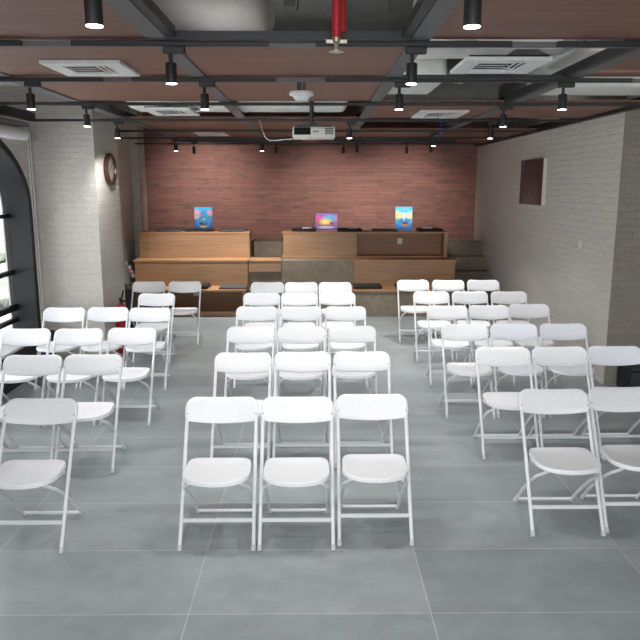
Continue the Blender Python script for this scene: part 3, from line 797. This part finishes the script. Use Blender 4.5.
def make_chair():
    t = thing('folding_chair', '', 'chair')
    obj('seat', seat_bm(), 'white_plastic', t)
    bk = obj('backrest', back_bm(), 'white_plastic', t)
    for s in (-1, 1):
        x = s*.209
        p = on_leg(x, .695)+Vector((0, -LEAN.z, LEAN.y))*.011
        bm = bmesh.new(); lathe(bm, [(0, 0), (.007, 0), (.006, .004), (0, .005)], p, 10, Matrix.Rotation(PI/2+.48, 4, 'X'))
        obj('rivet', bm, 'rubber', bk)
    for s in (-1, 1):
        x = s*.210
        pts = [on_leg(x, .012)+Vector((s*.002, 0, 0)), on_leg(x, .3), on_leg(x, .64), on_leg(s*.209, .69, .004), on_leg(s*.206, .715, .010)]
        lg = obj('leg', B(tube, pts, .0112, 10), 'white_tube', t)
        obj('foot_cap', B(tube, [on_leg(x+s*.002, .0005), on_leg(x+s*.002, .012), on_leg(x+s*.002, .03)], [.0135, .0145, .0135], 10), 'rubber', lg)
    for s in (-1, 1):
        x = s*.184
        path = [(x, OY+.03, .012), (x, OY-.02, .065), (x, OY-.10, .145), (x, OY-.225, .255), (x*1.0, OY-.345, .345), (x*.92, OY-.385, .374), (x*.80, OY-.425, .408)]
        lg = obj('leg', B(tube, spline(path, 5), .0105, 10), 'white_tube', t)
        obj('foot_cap', B(tube, [(x, OY+.036, .0005), (x, OY+.034, .014), (x, OY+.022, .028)], [.013, .0135, .0125], 10), 'rubber', lg)
    a, b = on_leg(-.205, .15), on_leg(.205, .15)
    bm = bmesh.new(); box(bm, a.x, a.y-.004, a.z-.011, b.x, a.y+.004, a.z+.011); obj('stretcher', bm, 'white_tube', t)
    obj('stretcher', B(tube, spline([(-.184, OY+.008, .034), (-.15, OY+.012, .03), (.15, OY+.012, .03), (.184, OY+.008, .034)], 3), .010, 10), 'white_tube', t)
    for s in (-1, 1):
        obj('hinge_bracket', boxes((s*.182-.005, OY-.265, .395, s*.182+.005, OY-.215, .412)), 'white_tube', t)
    return t

NEAR = ['nearest', 'second', 'third', 'fourth', 'fifth', 'farthest']
CH = {
 'middle': [[(-.56, 4.08), (-.11, 4.08), (.36, 4.13)], [(-.55, 5.23), (-.09, 5.26), (.37, 5.26)], [(-.58, 6.25), (-.12, 6.24), (.35, 6.27)],
            [(-.62, 7.33), (-.13, 7.33), (.33, 7.32)], [(-.63, 8.28), (-.17, 8.28), (.27, 8.32)], [(-.62, 9.24), (-.17, 9.24), (.27, 9.23)]],
 'left': [[(-1.66, 4.06)], [(-2.58, 5.15), (-2.15, 5.17), (-1.71, 5.18)], [(-2.61, 6.17), (-2.13, 6.17), (-1.66, 6.20)], [(-2.65, 7.28), (-2.21, 7.30), (-1.74, 7.27)], [(-1.9, 8.26)], [(-2.24, 9.33), (-1.75, 9.33)]],
 'right': [[(1.52, 4.23), (1.98, 4.27)], [(1.52, 5.41), (1.97, 5.41), (2.42, 5.43)], [(1.41, 6.35), (1.87, 6.36), (2.34, 6.36)], [(1.44, 7.37), (1.89, 7.39), (2.35, 7.46)], [(1.44, 8.39), (1.91, 8.39), (2.39, 8.38)], [(1.37, 9.44), (1.83, 9.44), (2.34, 9.44)]],
}
ROT = {('left', 1): .02, ('right', 0): 0, ('left', 4): -.03, ('right', 3): -.02}
POS3 = ['left', 'middle', 'right']
chair0 = make_chair(); used = False
for blk, rws in CH.items():
    for ri, row in enumerate(rws):
        for k, (x, y) in enumerate(row):
            n = len(row)
            if n > 1:
                mid = sum(q[0] for q in row)/n; gap = max(.456, (row[-1][0]-row[0][0])/(n-1)); x = mid+(k-(n-1)/2)*gap
            if blk == 'left' and ri == 0: lb = 'white folding chair alone in the nearest row, front left of the room'
            elif blk == 'left' and ri == 4: lb = 'white folding chair alone in its row, fifth of the left block by the pillar'
            elif n == 3: lb = 'white folding chair, %s of three in the %s row of the %s block' % (POS3[k], NEAR[ri], blk)
            else: lb = 'white folding chair, %s of two in the %s row of the %s block' % (('left', 'right')[k], NEAR[ri], blk)
            rz = ROT.get((blk, ri), 0)+random.uniform(-.006, .006)
            loc = (x, y-OY, 0)
            if not used: chair0.location = loc; chair0['label'] = lb; chair0['group'] = 'white folding chairs in rows'; o = chair0; used = True
            else: o = dup(chair0, loc, lb, rz)
            if blk == 'right' and (ri, k) in ((2, 1), (2, 2), (1, 2)):
                for c in o.children:
                    if c.name.split('.')[0] in ('seat', 'backrest'):
                        c.data = c.data.copy(); c.data.materials[0] = M['tint_plastic']

# ------------------------------------------------------------------ outside greenery
def bushes():
    bm = bmesh.new()
    for k in range(60):
        q = bmesh.new(); bmesh.ops.create_icosphere(q, subdivisions=2, radius=1)
        r = random.uniform(.5, 1.1)
        for v in q.verts: v.co *= 1+random.uniform(-.18, .18)
        merge(bm, q, Matrix.Translation((-9-random.uniform(0, 2.5), random.uniform(2, 26), random.uniform(-1.4, .2))) @ Matrix.Diagonal((r, r, r*.8, 1)))
    return bm
o = obj('foliage', bushes(), 'hedge', None, False); o['kind'] = 'stuff'; o['label'] = 'green foliage outside the arched window'; o['category'] = 'foliage'

# ------------------------------------------------------------------ light
w = bpy.data.worlds.new('World'); scene.world = w; w.use_nodes = True
bg = w.node_tree.nodes['Background']; bg.inputs[0].default_value = (.93, .97, 1, 1); 
wt = w.node_tree; tc = wt.nodes.new('ShaderNodeTexCoord'); sx = wt.nodes.new('ShaderNodeSeparateXYZ'); mr = wt.nodes.new('ShaderNodeMapRange')
wt.links.new(tc.outputs['Generated'], sx.inputs[0]); wt.links.new(sx.outputs[0], mr.inputs['Value'])   # open bright sky on the window side
mr.inputs['From Min'].default_value = -.45; mr.inputs['From Max'].default_value = .1; mr.inputs['To Min'].default_value = 1.9; mr.inputs['To Max'].default_value = .5
wt.links.new(mr.outputs[0], bg.inputs[1])
def area(name, loc, target, sx, sy, e, col=(1, 1, 1)):
    l = bpy.data.lights.new(name, 'AREA'); l.shape = 'RECTANGLE'; l.size = sx; l.size_y = sy; l.energy = e; l.color = col
    o = bpy.data.objects.new(name, l); C.objects.link(o); o.location = loc
    o.rotation_euler = (Vector(target)-Vector(loc)).to_track_quat('-Z', 'Y').to_euler()
    return o
area('window_daylight', (-3.8, 6.1, 1.7), (0, 5.6, .3), 2.2, 3.2, 70, (.92, .97, 1))
area('plenum_fill', (-.6, 4.35, 2.84), (-.6, 4.351, 3.2), .5, .8, .8)  # added fill lamps hidden above the panels, brighten ducts in open bays
area('plenum_fill', (.44, 5.1, 2.9), (1.5, 5.1, 3.1), 2.2, .12, 3)
area('plenum_fill', (2.3, 4.72, 2.84), (2.3, 5.6, 3.0), .9, .12, 1.2)
area('plenum_fill', (-.2, 6.2, 2.9), (-.2, 7.3, 3.1), 1.0, .12, 1.2)
area('plenum_fill', (-1.4, 6.2, 2.9), (-1.4, 7.3, 3.1), 1.0, .12, 1.2)
area('rear_fill', (0, -7.0, 2.2), (0, 9.0, .9), 5.5, 2.8, 370, (.96, .985, 1))  # added frontal fill lamp, unseen behind the camera, evens light over the rows

sl = bpy.data.lights.new('sun', 'SUN'); sl.energy = 9; so = bpy.data.objects.new('sun', sl); C.objects.link(so)
so.rotation_euler = Vector((-.45, -.2, -.8)).to_track_quat('-Z', 'Y').to_euler()
# ------------------------------------------------------------------ camera
cam = bpy.data.cameras.new('Camera'); co = bpy.data.objects.new('Camera', cam); C.objects.link(co)
cam.sensor_width = 36; cam.sensor_height = 36; cam.lens = 36*690/640; cam.clip_start = .05
pitch, yaw = math.radians(11.0), math.radians(.5)
co.location = (0, 0, 2.06)
d = Vector((math.sin(yaw)*math.cos(pitch), math.cos(yaw)*math.cos(pitch), -math.sin(pitch)))
co.rotation_euler = d.to_track_quat('-Z', 'Y').to_euler()
scene.camera = co
scene.view_settings.view_transform = 'Standard'
scene.view_settings.exposure = 0.17
